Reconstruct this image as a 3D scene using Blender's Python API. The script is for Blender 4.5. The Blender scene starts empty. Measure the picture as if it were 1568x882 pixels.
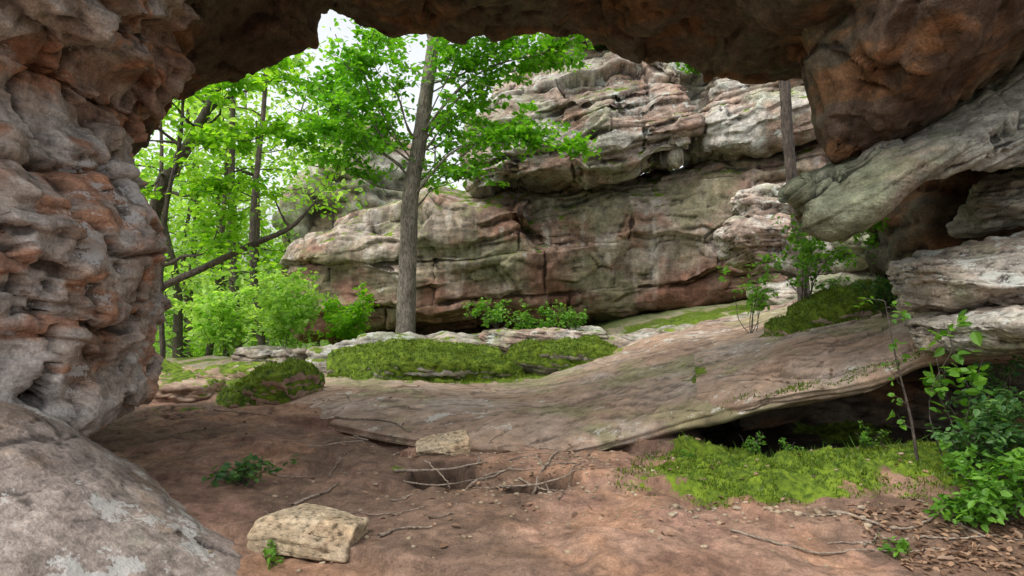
import bpy, bmesh, math, random
import numpy as np
from mathutils import Vector, Euler
from mathutils.bvhtree import BVHTree
rng=np.random.default_rng(7); random.seed(7)
scene=bpy.context.scene
# ---------------------------------------------------------------- noise
def hi(ix,iy,iz,seed=0):
    h=(ix*374761393+iy*668265263+iz*1274126177+seed*974711)&0xffffffff
    h=((h^(h>>13))*1103515245)&0xffffffff
    h=h^(h>>16)
    h=(h*1540483477)&0xffffffff
    return h^(h>>15)
def h3(ix,iy,iz,seed=0): return (hi(ix,iy,iz,seed)&0xffffff)/16777215.0
_g=np.random.default_rng(1).normal(size=(64,3)); _g/=np.linalg.norm(_g,axis=1,keepdims=True)
GX,GY,GZ=[_g[:,k].copy() for k in range(3)]
def vn(p,seed=0):
    fl=np.floor(p); i=fl.astype(np.int64); f=p-fl; u=f*f*f*(f*(f*6-15)+10)
    bx=[i[:,0]*374761393,(i[:,0]+1)*374761393]; by=[i[:,1]*668265263,(i[:,1]+1)*668265263]; bz=[i[:,2]*1274126177+seed*974711,(i[:,2]+1)*1274126177+seed*974711]
    def g(a,b,c):
        h=(bx[a]+by[b]+bz[c])&0xffffffff; h=((h^(h>>13))*1103515245)&0xffffffff; k=(h>>18)&63
        return GX[k]*(f[:,0]-a)+GY[k]*(f[:,1]-b)+GZ[k]*(f[:,2]-c)
    L=lambda a,b,t:a+(b-a)*t
    ux,uy,uz=u[:,0],u[:,1],u[:,2]
    return L(L(L(g(0,0,0),g(1,0,0),ux),L(g(0,1,0),g(1,1,0),ux),uy),L(L(g(0,0,1),g(1,0,1),ux),L(g(0,1,1),g(1,1,1),ux),uy),uz)*1.7
R=np.array([[.8,.6,0],[-.48,.64,.6],[.36,-.48,.8]])
def fbm(p,oct=4,seed=0,gain=.5):
    s=0;a=1;q=p.copy()
    for o in range(oct):
        s=s+a*vn(q,seed+o); q=(q@R)*2.03+17.1; a*=gain
    return s
def ridge(p,oct=4,seed=0):
    s=0;a=1;q=p.copy()
    for o in range(oct):
        s=s+a*(1-2.4*np.abs(vn(q,seed+o))); q=(q@R)*2.1+5.3; a*=.5
    return s
def sstep(a,b,x):
    t=np.clip((x-a)/(b-a),0,1); return t*t*(3-2*t)
def vor(P,seed,tilt=.55,blend=.10):
    """planar facets on jittered cells, blended in a narrow band at the joints"""
    i=np.floor(P-.5).astype(np.int64); n=len(P)
    d1=np.full(n,9.);d2=np.full(n,9.);v1=np.zeros(n);v2=np.zeros(n)
    for dx in (0,1):
        for dy in (0,1):
            for dz in (0,1):
                a=i[:,0]+dx;b=i[:,1]+dy;d=i[:,2]+dz
                h=hi(a,b,d,seed); k=hi(a,b,d,seed+91)
                r=lambda v,s:((v>>s)&255)/255.0
                qx=P[:,0]-a-.2-.6*r(h,0); qy=P[:,1]-b-.2-.6*r(h,8); qz=P[:,2]-d-.2-.6*r(h,16)
                v=(r(k,24)-.5)*.7+tilt*((r(k,0)-.5)*qx+(r(k,8)-.5)*qy+(r(k,16)-.7)*qz)*2
                q=np.sqrt(qx*qx+qy*qy+qz*qz)
                m=q<d1
                nd2=np.where(m,d1,np.minimum(d2,q)); nv2=np.where(m,v1,np.where(q<d2,v,v2))
                d1=np.where(m,q,d1); v1=np.where(m,v,v1); d2=nd2;v2=nv2
    e=d2-d1; w=.5+.5*sstep(0,blend,e)
    return v1*w+v2*(1-w),e
def strat(h,seed,k=.75):
    i=np.floor(h).astype(np.int64); f=h-i; z=np.zeros_like(i)
    a=h3(i,z,z,seed); b=h3(i+1,z,z,seed)
    return (a+(b-a)*sstep(k,1,f))*2-1
def blocks(a,b,sa,sb,seed):
    z=np.zeros(len(a),dtype=np.int64)
    rb=b/sb; j=np.floor(rb).astype(np.int64); fb=rb-j
    off=h3(j,z,z,seed)*9; wid=.7+.8*h3(j,z+3,z,seed)
    ra=a/(sa*wid)+off; i=np.floor(ra).astype(np.int64); fa=ra-i
    v=h3(i,j,z,seed)*2-1
    return v,np.minimum(fa,1-fa)*sa,np.minimum(fb,1-fb)*sb
# ---------------------------------------------------------------- mesh helpers
def vnormals(V,F):
    if F.shape[1]==3: n=np.cross(V[F[:,1]]-V[F[:,0]],V[F[:,2]]-V[F[:,0]])
    else: n=np.cross(V[F[:,2]]-V[F[:,0]],V[F[:,3]]-V[F[:,1]])
    N=np.zeros_like(V)
    for k in range(F.shape[1]):
        for c in range(3):
            N[:,c]+=np.bincount(F[:,k],weights=n[:,c],minlength=len(V))
    return N/(np.linalg.norm(N,axis=1,keepdims=True)+1e-12)
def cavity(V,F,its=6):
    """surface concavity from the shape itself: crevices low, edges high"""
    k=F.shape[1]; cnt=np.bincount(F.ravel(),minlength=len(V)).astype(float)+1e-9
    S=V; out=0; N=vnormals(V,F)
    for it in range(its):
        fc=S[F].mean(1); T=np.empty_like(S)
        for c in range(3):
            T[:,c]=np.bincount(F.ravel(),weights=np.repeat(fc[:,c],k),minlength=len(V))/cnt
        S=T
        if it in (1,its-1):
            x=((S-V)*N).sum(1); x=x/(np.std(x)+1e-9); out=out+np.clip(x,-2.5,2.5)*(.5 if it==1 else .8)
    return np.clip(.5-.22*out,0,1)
def mkmesh(name,V,F,mat,smooth=True,attrs=None,parent=None,color=None):
    me=bpy.data.meshes.new(name); k=F.shape[1]
    me.vertices.add(len(V)); me.vertices.foreach_set('co',V.astype(np.float32).ravel())
    me.loops.add(len(F)*k); me.loops.foreach_set('vertex_index',F.astype(np.int32).ravel())
    me.polygons.add(len(F)); me.polygons.foreach_set('loop_start',np.arange(0,len(F)*k,k,dtype=np.int32))
    me.polygons.foreach_set('loop_total',np.full(len(F),k,dtype=np.int32))
    me.polygons.foreach_set('use_smooth',np.full(len(F),smooth,dtype=bool))
    me.update(calc_edges=True)
    if attrs:
        for n,a in attrs.items():
            at=me.attributes.new(n,'FLOAT','POINT'); at.data.foreach_set('value',a.astype(np.float32))
    if color is not None:
        at=me.attributes.new('stone','FLOAT_COLOR','POINT'); c4=np.ones((len(V),4),np.float32); c4[:,:3]=np.clip(color,0,.85); at.data.foreach_set('color',c4.ravel())
    me.materials.append(mat)
    ob=bpy.data.objects.new(name,me); scene.collection.objects.link(ob)
    if parent: ob.parent=parent
    return ob
def empty(name):
    e=bpy.data.objects.new(name,None); scene.collection.objects.link(e); return e
def gridF(nu,nv,cu=False,cv=False):
    iu=np.arange(nu if cu else nu-1); iv=np.arange(nv if cv else nv-1)
    U,Vv=np.meshgrid(iu,iv,indexing='ij'); U=U.ravel();Vv=Vv.ravel()
    U1=(U+1)%nu; V1=(Vv+1)%nv
    return np.stack([U*nv+Vv,U1*nv+Vv,U1*nv+V1,U*nv+V1],1)
def crs(A,n,closed=False):
    A=np.asarray(A,float); m=len(A)
    t=np.linspace(0,m,n,endpoint=False) if closed else np.linspace(0,m-1,n)
    i=np.floor(t).astype(int)
    if not closed: i=np.minimum(i,m-2)
    f=(t-i).reshape((-1,)+(1,)*(A.ndim-1))
    g=(lambda k:A[(i+k)%m]) if closed else (lambda k:A[np.clip(i+k,0,m-1)])
    p0,p1,p2,p3=g(-1),g(0),g(1),g(2)
    return .5*((2*p1)+(-p0+p2)*f+(2*p0-5*p1+4*p2-p3)*f*f+(-p0+3*p1-3*p2+p3)*f**3)
def loft(S,nu,nv,cu=False,cv=False,cap=False):
    S=np.asarray(S,float)
    A=crs(S,nu,cu); A=np.swapaxes(crs(np.swapaxes(A,0,1),nv,cv),0,1)
    if cap:
        A=A.copy()
        for e,idx in ((0,range(0,8)),(-1,range(-1,-9,-1))):
            m=A[e].mean(0)
            for q,j in enumerate(idx): A[j]=m+(A[j]-m)*math.sin(math.pi/2*min(1,q/7.0))
    return A.reshape(-1,3)
def outward(V,F):
    N=vnormals(V,F); c=V.mean(0)
    return F[:,::-1].copy() if (N*(V-c)).sum(1).mean()<0 else F
def moss_mask(V,spots):
    m=np.zeros(len(V))
    for (cx,cy,rx,ry,s) in spots:
        d=np.sqrt(((V[:,0]-cx)/rx)**2+((V[:,1]-cy)/ry)**2)
        m=np.maximum(m,np.clip((1.25-d)*1.3,0,1)*s)
    return m
def disp(V,F,seed,big=.12,bigs=.7,st=.08,sth=.3,tilt=.1,blk=.05,bs=(.5,.25),fa=.06,fc=(.5,.22),fine=.012,fs=6,ac=(1,0),warp=.06,wf=.6,groove=.03,gw=.015,blend=.12,ft=.55,f2a=.36):
    N=vnormals(V,F)
    wx=fbm(V*wf,3,seed+50)*warp*2; wz=fbm(V*wf,3,seed+70)*warp
    d=big*fbm(V*bigs,3,seed)
    h=V[:,2]+tilt*V[:,0]+wz
    hz=h/sth; z0=hz*0
    hu=h+sth*.55*vn(np.stack([z0+3.3,z0+1.7,hz*.55],1),seed+44)   # uneven bed thickness
    sm=sstep(-.45,.5,fbm(V*np.array([.8,.8,1.6])*wf,3,seed+21))
    sm2=sstep(-.2,.5,fbm(V*np.array([1,1,2.2])*wf*1.7+5,3,seed+23))
    d=d+st*strat(hu/sth,seed+1,.9)*(.35+.8*sm)+st*.55*strat(hu/(sth*.31)+.3,seed+2,.85)*sm2*1.2+st*.25*strat(hu/(sth*.12)+.3,seed+4,.8)*sm*sm2*1.2
    a=V[:,0]*ac[0]+V[:,1]*ac[1]+wx
    g=0
    if blk>0 or groove>0:
        v,ea,eb=blocks(a,hu,bs[0],bs[1],seed+3)
        gm=sstep(0,.4,fbm(V*.9,2,seed+33))
        g=np.maximum(np.exp(-(ea/gw)**2)*gm,np.exp(-(eb/gw)**2)*sstep(-.1,.3,fbm(V*.7,2,seed+37)))
        d=d+blk*v-groove*g
    W=V.copy(); W[:,0]+=wx; W[:,2]=h
    W=W+(.08*fc[1])*np.stack([fbm(V/fc[1]*1.5,2,seed+81),fbm(V/fc[1]*1.5,2,seed+82),fbm(V/fc[1]*1.5,2,seed+83)],1)
    fz=np.array([fc[0],fc[0],fc[1]])
    f1,e1=vor(W/fz,seed+11,tilt=ft,blend=blend); f2,e2=vor((W+wz[:,None])/(fz*.36),seed+12,tilt=ft,blend=blend*1.5)
    d=d+fa*f1
    V2=V+N*d[:,None]
    N2=vnormals(V2,F)
    fn=fbm(V*fs,4,seed+7,.55); rd=ridge(V*np.array([1,1,2.2])*fs*.6,2,seed+9)
    f=fa*f2a*f2*(.5+.8*sm2)+fine*(fn+.4*rd)
    V3=V2+N2*f[:,None]
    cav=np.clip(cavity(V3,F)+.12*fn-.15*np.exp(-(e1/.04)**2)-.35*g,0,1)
    return V3,cav
# ---------------------------------------------------------------- materials
class NT:
    def __init__(s,name):
        s.m=bpy.data.materials.new(name); s.m.use_nodes=True; s.t=s.m.node_tree
        for n in list(s.t.nodes): s.t.nodes.remove(n)
        s.out=s.t.nodes.new('ShaderNodeOutputMaterial')
    def n(s,ty,props={},**ins):
        nd=s.t.nodes.new('ShaderNode'+ty)
        for k,v in props.items(): setattr(nd,k,v)
        for k,v in ins.items():
            k=int(k[1:]) if k[0]=='i' and k[1:].isdigit() else k.replace('_',' ')
            sk=nd.inputs[k]
            if isinstance(v,bpy.types.NodeSocket): s.t.links.new(v,sk)
            else: sk.default_value=v
        return nd
    def noise(s,vec,scale,detail=6,rough=.55,dist=0):
        return s.n('TexNoise',{},Vector=vec,Scale=scale,Detail=detail,Roughness=rough,Distortion=dist).outputs[0]
    def map(s,vec,sc,loc=(0,0,0)):
        return s.n('Mapping',{},Vector=vec,Scale=sc,Location=loc).outputs[0]
    def ramp(s,f,stops):
        nd=s.n('ValToRGB',{},Fac=f); cr=nd.color_ramp
        while len(cr.elements)<len(stops): cr.elements.new(.5)
        for e,(p,c) in zip(cr.elements,stops):
            e.position=p; e.color=(c,c,c,1) if isinstance(c,(int,float)) else (*c,1)
        return nd.outputs[0]
    def mix(s,f,a,b,mode='MIX'):
        c=lambda v:(*v,1) if isinstance(v,tuple) and len(v)==3 else v
        return s.n('Mix',{'data_type':'RGBA','blend_type':mode},i0=f,i6=c(a),i7=c(b)).outputs[2]
    def math(s,op,a,b=0.0):
        return s.n('Math',{'operation':op},i0=a,i1=b).outputs[0]
    def attr(s,n,o='Fac'): return s.n('Attribute',{'attribute_name':n}).outputs[o]
    def pos(s): return s.n('NewGeometry').outputs['Position']
MOSS1=(.035,.068,.007); MOSS2=(.15,.215,.018)
class Pal: pass
def rock(name,cols,rust=(.25,.11,.05),rustamt=.5,lich=(.42,.42,.36),lamt=.3,upl=True,streak=0,sc=1.0,bump=.5,algae=None,aamt=.3,gradz=None,cvk=1.0,fsc=10,lay=0,con=1.0):
    o=Pal(); o.__dict__.update(cols=np.array(cols),rust=np.array(rust),rustamt=rustamt,lamt=lamt,upl=upl,streak=streak,sc=sc,algae=algae,aamt=aamt,gradz=gradz,cvk=cvk)
    t=NT(name); p=t.pos(); col=t.attr('stone','Color')
    fine=t.noise(p,fsc,5,.72); f2=t.noise(p,fsc*5.5,3,.7)
    col=t.mix(con,col,t.ramp(fine,[(.3,.58),(.5,1.0),(.7,1.38)]),'MULTIPLY')
    col=t.mix(con,col,t.ramp(f2,[(.3,.70),(.7,1.30)]),'MULTIPLY')
    h=t.math('ADD',fine,t.math('MULTIPLY',f2,.35))
    if lay:
        ly=t.noise(t.map(p,(1,1,5)),fsc*.3,5,.7,.5)
        col=t.mix(lay,col,t.ramp(ly,[(.36,.5),(.47,1.0),(.65,1.25)]),'MULTIPLY')
        h=t.math('ADD',h,t.math('MULTIPLY',ly,2.2*lay))
    li=t.ramp(t.math('ADD',t.attr('lich'),t.math('SUBTRACT',f2,.5)),[(.5,0),(.56,1)])
    col=t.mix(t.math('MULTIPLY',li,.7),col,lich)
    mo=t.attr('moss')
    mm=t.ramp(t.math('ADD',mo,t.math('SUBTRACT',fine,.5)),[(.47,0),(.55,1)])
    col=t.mix(mm,col,t.ramp(fine,[(.38,MOSS1),(.6,MOSS2)]))
    b=t.n('Bump',{},Strength=bump,Distance=.05,Height=h)
    bs=t.n('BsdfPrincipled',{},Base_Color=col,Roughness=.9,Normal=b.outputs[0])
    bs.inputs['Specular IOR Level'].default_value=.2
    t.t.links.new(bs.outputs[0],t.out.inputs[0]); o.mat=t.m; return o
def lerp(a,b,t): return a+(b-a)*t[:,None]
def rockcol(V,N,cav,P,seed=500,mul=1.0):
    s=P.sc; n=fbm(V*.9*s,5,seed,.55)
    c=np.tile(P.cols[1],(len(V),1)).astype(float)
    c=lerp(c,P.cols[0],sstep(-.05,-.5,n)*.9); c=lerp(c,P.cols[2],sstep(.05,.45,n)*.9)
    band=strat((V[:,2]+.08*V[:,0]+.12*n)/.21*s,seed+3,.6); c=c*(1+.10*band)[:,None]
    r=fbm(V*np.array([1,1,2.4])*1.1*s,5,seed+10,.6)
    c=lerp(c,P.rust,sstep(.05,.5,r)*P.rustamt)
    if P.streak:
        r=fbm(V*np.array([1.5,1.5,.14]),4,seed+20,.6); c=lerp(c,np.array([.10,.08,.065]),sstep(.05,.4,r)*P.streak)
        r=fbm(V*np.array([2.4,2.4,.2])+9,4,seed+30,.6); c=lerp(c,np.array([.44,.42,.39]),sstep(.25,.55,r)*P.streak*.8)
    if P.gradz:
        z0,z1,gc,ga=P.gradz; c=lerp(c,np.array(gc),sstep(z0,z1,V[:,2]+.9*n)*ga)
    if P.algae is not None:
        r=fbm(V*.6,5,seed+40,.6); c=lerp(c,np.array(P.algae),sstep(.3-P.aamt,.75-P.aamt,r)*.7)
    f=fbm(V*5,4,seed+50,.6); c=c*(1+.28*f)[:,None]
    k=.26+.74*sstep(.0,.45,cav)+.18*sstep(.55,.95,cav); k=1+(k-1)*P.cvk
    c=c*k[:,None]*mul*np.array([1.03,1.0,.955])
    l=fbm(V*3.6,5,seed+60,.7)*.5+fbm(V*.7,2,seed+66)*.3+P.lamt-.12
    if P.upl: l=l-.35*sstep(.5,-.1,N[:,2])
    return c,np.clip(l,0,1)
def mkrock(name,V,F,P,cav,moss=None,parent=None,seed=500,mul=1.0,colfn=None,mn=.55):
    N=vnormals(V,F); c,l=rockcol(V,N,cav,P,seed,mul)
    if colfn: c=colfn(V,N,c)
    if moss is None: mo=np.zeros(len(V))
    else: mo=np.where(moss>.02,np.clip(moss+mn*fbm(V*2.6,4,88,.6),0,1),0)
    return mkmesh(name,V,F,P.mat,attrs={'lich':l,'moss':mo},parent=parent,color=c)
def leafmat(name,c1,c2,tr=.5,tcol=None):
    t=NT(name); r=t.n('NewGeometry').outputs['Random Per Island']
    col=t.ramp(r,[(.1,c1),(.9,c2)])
    tc=t.mix(1.0,col,tcol or (1.6,1.7,.7),'MULTIPLY')
    bs=t.n('BsdfDiffuse',{},Color=col); gl=t.n('BsdfGlossy',{},Color=(.5,.55,.5,1),Roughness=.45)
    m0=t.n('MixShader',{},i0=.06,i1=bs.outputs[0],i2=gl.outputs[0])
    tl=t.n('BsdfTranslucent',{},Color=tc)
    mx=t.n('MixShader',{},i0=tr,i1=m0.outputs[0],i2=tl.outputs[0])
    t.t.links.new(mx.outputs[0],t.out.inputs[0]); return t.m
def barkmat(name,c1,c2):
    t=NT(name); p=t.pos()
    n=t.noise(t.map(p,(1,1,.3)),30,5,.75,.6); n2=t.noise(p,3.5,4,.6)
    col=t.mix(t.ramp(n,[(.40,0),(.58,1)]),c1,c2)
    col=t.mix(1.0,col,t.ramp(n2,[(.35,.65),(.65,1.2)]),'MULTIPLY')
    b=t.n('Bump',{},Strength=.9,Distance=.03,Height=n)
    bs=t.n('BsdfPrincipled',{},Base_Color=col,Roughness=.9,Normal=b.outputs[0])
    t.t.links.new(bs.outputs[0],t.out.inputs[0]); return t.m
m_pillar=rock('pillar_sandstone',[(.255,.175,.135),(.335,.29,.255),(.43,.41,.395)],rust=(.37,.18,.10),rustamt=.75,lich=(.51,.51,.50),lamt=.25,bump=.5,sc=1.3,lay=.4,upl=False)
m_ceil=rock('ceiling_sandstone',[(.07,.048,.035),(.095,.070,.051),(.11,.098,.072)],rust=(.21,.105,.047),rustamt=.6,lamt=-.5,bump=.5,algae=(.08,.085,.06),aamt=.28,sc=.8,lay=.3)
m_cliff=rock('cliff_sandstone',[(.21,.14,.11),(.27,.225,.17),(.32,.275,.235)],rust=(.26,.14,.10),rustamt=.6,lamt=.05,lich=(.41,.41,.37),streak=.6,algae=(.18,.18,.11),aamt=.27,bump=.55,sc=.5,gradz=(2.2,.7,(.18,.088,.062),.75),fsc=5,lay=.4)
m_cliffup=rock('weathered_cliff_stone',[(.235,.175,.145),(.35,.325,.29),(.43,.42,.39)],rust=(.28,.175,.13),rustamt=.6,lamt=.28,lich=(.48,.50,.45),bump=.65,sc=.55,upl=False,fsc=5,lay=.45,algae=(.26,.27,.20),aamt=.22)
m_slab=rock('slab_sandstone',[(.29,.205,.155),(.345,.265,.21),(.36,.30,.255)],rust=(.35,.235,.16),rustamt=.45,lamt=.17,lich=(.58,.56,.50),algae=(.25,.24,.13),aamt=.18,bump=.22,cvk=.6,con=.6)
m_grey=rock('grey_lichen_stone',[(.21,.19,.155),(.32,.30,.26),(.39,.38,.35)],rust=(.28,.2,.145),rustamt=.4,lamt=.30,lich=(.49,.51,.46),algae=(.20,.235,.14),aamt=.3,bump=.55,lay=.35)
m_green=rock('green_grey_stone',[(.155,.15,.12),(.215,.212,.175),(.25,.248,.22)],rust=(.22,.16,.115),rustamt=.5,lamt=.12,lich=(.36,.385,.33),algae=(.15,.175,.105),aamt=.27,bump=.55,lay=.4)
m_near=rock('mauve_lichen_stone',[(.21,.175,.16),(.29,.25,.225),(.28,.24,.22)],rust=(.29,.205,.14),rustamt=.45,lamt=.31,lich=(.50,.50,.47),algae=(.18,.19,.135),aamt=.34,bump=.4,cvk=.8)
m_tan=rock('tan_sandstone',[(.36,.285,.19),(.42,.35,.25),(.44,.37,.28)],rust=(.35,.24,.15),rustamt=.4,lamt=-.2,bump=.25,sc=2.5,fsc=22)
m_dirt=rock('red_dirt',[(.18,.107,.076),(.25,.160,.118),(.215,.13,.10)],rust=(.31,.18,.11),rustamt=.55,lamt=-.5,algae=(.12,.085,.063),aamt=.42,bump=.4,sc=1.2,fsc=14)
m_stoneground=rock('ledge_ground_stone',[(.24,.2,.14),(.32,.27,.2),(.36,.32,.26)],rust=(.20,.20,.10),rustamt=.5,lamt=.1)
# ---------------------------------------------------------------- terrain
MG=[(2.3,5.05,1.25,.72,1),(1.5,4.7,.7,.4,.85),(3.1,4.9,.9,.7,1),(1.75,5.7,.75,.3,.9),(-3.2,8.6,.7,.5,1),(-5.2,10.5,2.5,1.3,.75),(-3,15,6,3,.8),(5,14,4,3,.8),(-.9,5.12,.12,.07,.6),(-12,22,10,9,.85),
    (4.0,8.2,.65,1.1,1),(4.3,9.5,.7,.6,.9),(2.1,7.6,.2,.7,.45),(-1.0,10.5,2.0,.75,1),(.9,10.6,.9,.45,.9)]
HOLES=[(-.54,5.02,.25,.17,.24),(.22,4.78,.24,.14,.15)]
def G(x,y):
    P=np.stack([x,y,np.zeros_like(x)],1)
    z=.085*fbm(P*.55,4,3)+.030*fbm(P*2.3,4,8)
    z+=.26*sstep(.9,3.6,x)*sstep(3.6,5,y)
    z+=.10*sstep(-1.2,-2.6,x)*sstep(9,6,y)
    z+=.05*np.exp(-(((x+.2)/.9)**2+((y-5.3)/.2)**2))
    q=.15*fbm(P*6,2,61)
    for hx,hy,rx,ry,dp in HOLES: z-=dp*sstep(1.2,.8,np.sqrt(((x-hx)/rx)**2+((y-hy)/ry)**2)+q)
    z-=.18*sstep(1.5,2.3,x)*sstep(5.1,5.8,y)*sstep(9.5,8.5,y)
    z-=.35*sstep(1.7,2.4,x)*sstep(5.8,6.3,y)*sstep(9.5,8.5,y)
    s=y+.35*x+.6*fbm(P*.7,3,21)
    z+=.085*strat(s/.8,31,.93)*sstep(3.6,1.5,np.abs(x))
    z+=sstep(10,13,y)*(.02+.17*np.clip(x-1,0,8))
    z-=sstep(13,24,y)*2.2*sstep(-3,-7,x)
    z-=sstep(24,120,y)*5*sstep(2,-10,x)
    z+=sstep(60,380,np.hypot(x,y))*6
    return z
xs=np.concatenate([-5.5-np.geomspace(.03,400,90)[::-1],np.linspace(-5.5,6,520),6+np.geomspace(.03,400,80)])
ys=np.concatenate([3-np.geomspace(.03,60,24)[::-1],np.linspace(3,8,380),8+np.geomspace(.02,450,170)])
X,Y=np.meshgrid(xs,ys,indexing='ij'); X=X.ravel();Y=Y.ravel()
gV=np.stack([X,Y,G(X,Y)],1); gF=gridF(len(xs),len(ys))
gm=moss_mask(gV,MG)
gV[:,2]+=np.clip(gm+fbm(gV*5,4,77)*.35-.4,0,1)*.07*(1+.5*fbm(gV*14,3,5))
hf=fbm(gV*8,4,12)+.6*ridge(gV*3.5,3,14); hfac,_e=vor(gV/np.array([.4,.4,.4]),15)
hm=(np.abs(X)<8)&(Y<14)
gV[:,2]+=np.where(hm,.010*hf+.028*hfac,.0)
gcav=np.clip(.5+.12*hf-.2*np.exp(-(_e/.05)**2)*sstep(0,.4,fbm(gV*1.1,2,90)),0,1)
def gcol(V,N,c):
    c2,_=rockcol(V,N,np.full(len(V),.6),m_stoneground,700)
    t=sstep(8.8,10.2,V[:,1]+.5*fbm(V*.8,3,4)); c=lerp(c,c2,t)
    k=sstep(1.2,2.0,V[:,0])*sstep(5.6,6.1,V[:,1])*sstep(9.3,8.6,V[:,1]); c=lerp(c,np.array([.05,.036,.026]),k)  # ground beneath the slab overhang painted near black as shade
    k=sstep(1.9,2.6,V[:,0])*sstep(4.35,4.0,V[:,1]+.3*fbm(V*2,3,44)); c=lerp(c,np.array([.12,.075,.05]),k*.8)
    for hx,hy,rx,ry,dp in HOLES: c=lerp(c,np.array([.045,.03,.02]),sstep(1.45,.9,np.sqrt(((V[:,0]-hx)/rx)**2+((V[:,1]-hy)/ry)**2)+.25*fbm(V*8,2,62))*.9)  # pits painted dark inside, their shade put into the colour
    g=np.array([.09,.13,.03])*(1+.4*fbm(V*.8,4,6))[:,None]; return c+(g-c)*sstep(15,19,V[:,1])[:,None]
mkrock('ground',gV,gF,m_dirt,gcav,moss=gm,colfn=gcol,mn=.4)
BV=[]
def addbv(V,F): BV.append(BVHTree.FromPolygons(V.tolist(),F.tolist()))
sub=(np.abs(gV[:,0])<14)&(gV[:,1]>2)&(gV[:,1]<24)
keep=sub[gF].all(1); idx=np.cumsum(sub)-1
addbv(gV[sub],idx[gF[keep]])
def drop(x,y,top=2.0):
    b=-99
    for t in BV:
        h=t.ray_cast(Vector((x,y,top)),Vector((0,0,-1)))
        if h[0] is not None: b=max(b,h[0].z)
    return b if b>-90 else float(G(np.array([x]),np.array([y]))[0])
# ---------------------------------------------------------------- sloping slab
BT=[((-2.9,7.6,-.06),(-3.6,10,.02)),((-2.2,7.2,.04),(-2.99,10,.08)),((-1.14,6.35,.06),(-1.84,10,.06)),((-.2,6.0,.03),(0,10,.08)),((.57,5.95,.03),(1.22,10.4,.36)),
    ((1.45,6.15,.22),(2.49,11,.70)),((1.85,6.0,.37),(3.8,11,.92)),((2.41,5.8,.55),(4.68,10.5,1.24)),((3.06,5.6,.70),(5.36,9.2,1.42)),((3.5,5.5,.92),(5.6,8.3,1.48)),((4.2,5.4,1.0),(6.4,7.8,1.6)),((5.2,5.3,1.1),(7.6,7.5,1.8))]
S=[]
for i,(b,t_) in enumerate(BT):
    b=np.array(b);t_=np.array(t_); d=t_-b; k=float(sstep(1.2,2.0,b[0])); dz=np.array([0,0,1.])
    S.append([b+np.array([.5,2.4,-.20+.15*k]),b+np.array([.2,.8,-.16-.04*k]),b+np.array([0,.08,-.10-.03*k]),b+np.array([0,-.02,-.04]),b+d*.02+dz*.04,b+d*.25+dz*(.09+.03*k),b+d*.5+dz*.09,b+d*.75+dz*.05,b+d*.93+dz*.03,t_,t_+np.array([.1,.3,-.25]),t_+np.array([.1,.4,-.9])])
sV=loft(np.array(S),560,280); sF=gridF(560,280)
if vnormals(sV,sF)[:,2].mean()<0: sF=sF[:,::-1].copy()
sV,sc_=disp(sV,sF,101,big=.07,bigs=.5,st=.016,sth=.3,tilt=-.2,blk=.0,bs=(2.2,.9),fa=.045,fc=(1.5,.9),fine=.004,fs=5,groove=.014,warp=.1,blend=.3)
smm=moss_mask(sV,MG[10:])
sV[:,2]+=np.clip(smm+.35*fbm(sV*5,3,7)-.4,0,1)*.06
mkrock('sloping_rock_slab',sV,sF,m_slab,sc_,moss=smm)
addbv(sV,sF)
S=[]
for (b,t_) in [((1.80,6.35,.36),(2.5,9.0,.62)),((1.95,5.98,.40),(3.3,9.0,.86)),((2.41,5.74,.56),(4.0,9,1.1)),((3.06,5.52,.73),(4.6,8.6,1.3)),((3.5,5.42,.94),(5.0,8,1.44)),((4.2,5.3,1.02),(6,7.6,1.55))]:
    b=np.array(b);t_=np.array(t_); d=t_-b; dz=np.array([0,0,1.])
    S.append([b+np.array([.3,1.0,-.12]),b+np.array([.05,.15,-.09]),b+np.array([0,0,-.03]),b+d*.02+dz*.05,b+d*.2+dz*.12,b+d*.5+dz*.13,b+d*.8+dz*.08,t_,t_+np.array([.05,.2,-.2])])
uV=loft(np.array(S),360,200,cap=False); uF=gridF(360,200)
if vnormals(uV,uF)[:,2].mean()<0: uF=uF[:,::-1].copy()
uV,uc=disp(uV,uF,111,big=.03,bigs=.8,st=.015,sth=.15,tilt=-.3,blk=0,fa=.05,fc=(.8,.6),fine=.005,fs=6,groove=.0,warp=.1,blend=.3)
umm=moss_mask(uV,MG[10:])
mkrock('upper_rock_slab',uV,uF,m_slab,uc,moss=umm,seed=520)
addbv(uV,uF)
# ---------------------------------------------------------------- arch
arch=empty('natural_rock_arch')
prof=[(4.9,-3.1),(4.4,-2.7),(4.1,-2.60),(3.79,-2.62),(3.48,-2.62),(3.17,-2.64),(3.0,-2.94),(2.78,-3.02),(2.55,-2.96),(2.18,-2.86),(1.97,-2.75),(1.61,-2.69),(1.3,-2.74),(.93,-2.80),(.67,-2.94),(.5,-3.2),(.35,-3.6),(.2,-3.95),(-.2,-4.3)]
rings=[]; zz=np.linspace(4.9,-.2,44)
pz=np.array([p[0] for p in prof])[::-1]; px=np.array([p[1] for p in prof])[::-1]
for z in zz:
    xr=np.interp(z,pz,px); th=np.linspace(0,2*math.pi,40,endpoint=False)
    c,s=np.cos(th),np.sin(th); e=2/2.6
    ry=1.9-.9*max(0,1.1-z)
    rings.append(np.stack([xr-1.7+1.7*np.sign(c)*np.abs(c)**e,4.3+ry*np.sign(s)*np.abs(s)**e+.3*max(0,1.1-z),np.full(40,z)],1))
pV=loft(np.array(rings),560,480,False,True,cap=True); pF=outward(pV,gridF(560,480,False,True))
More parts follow.
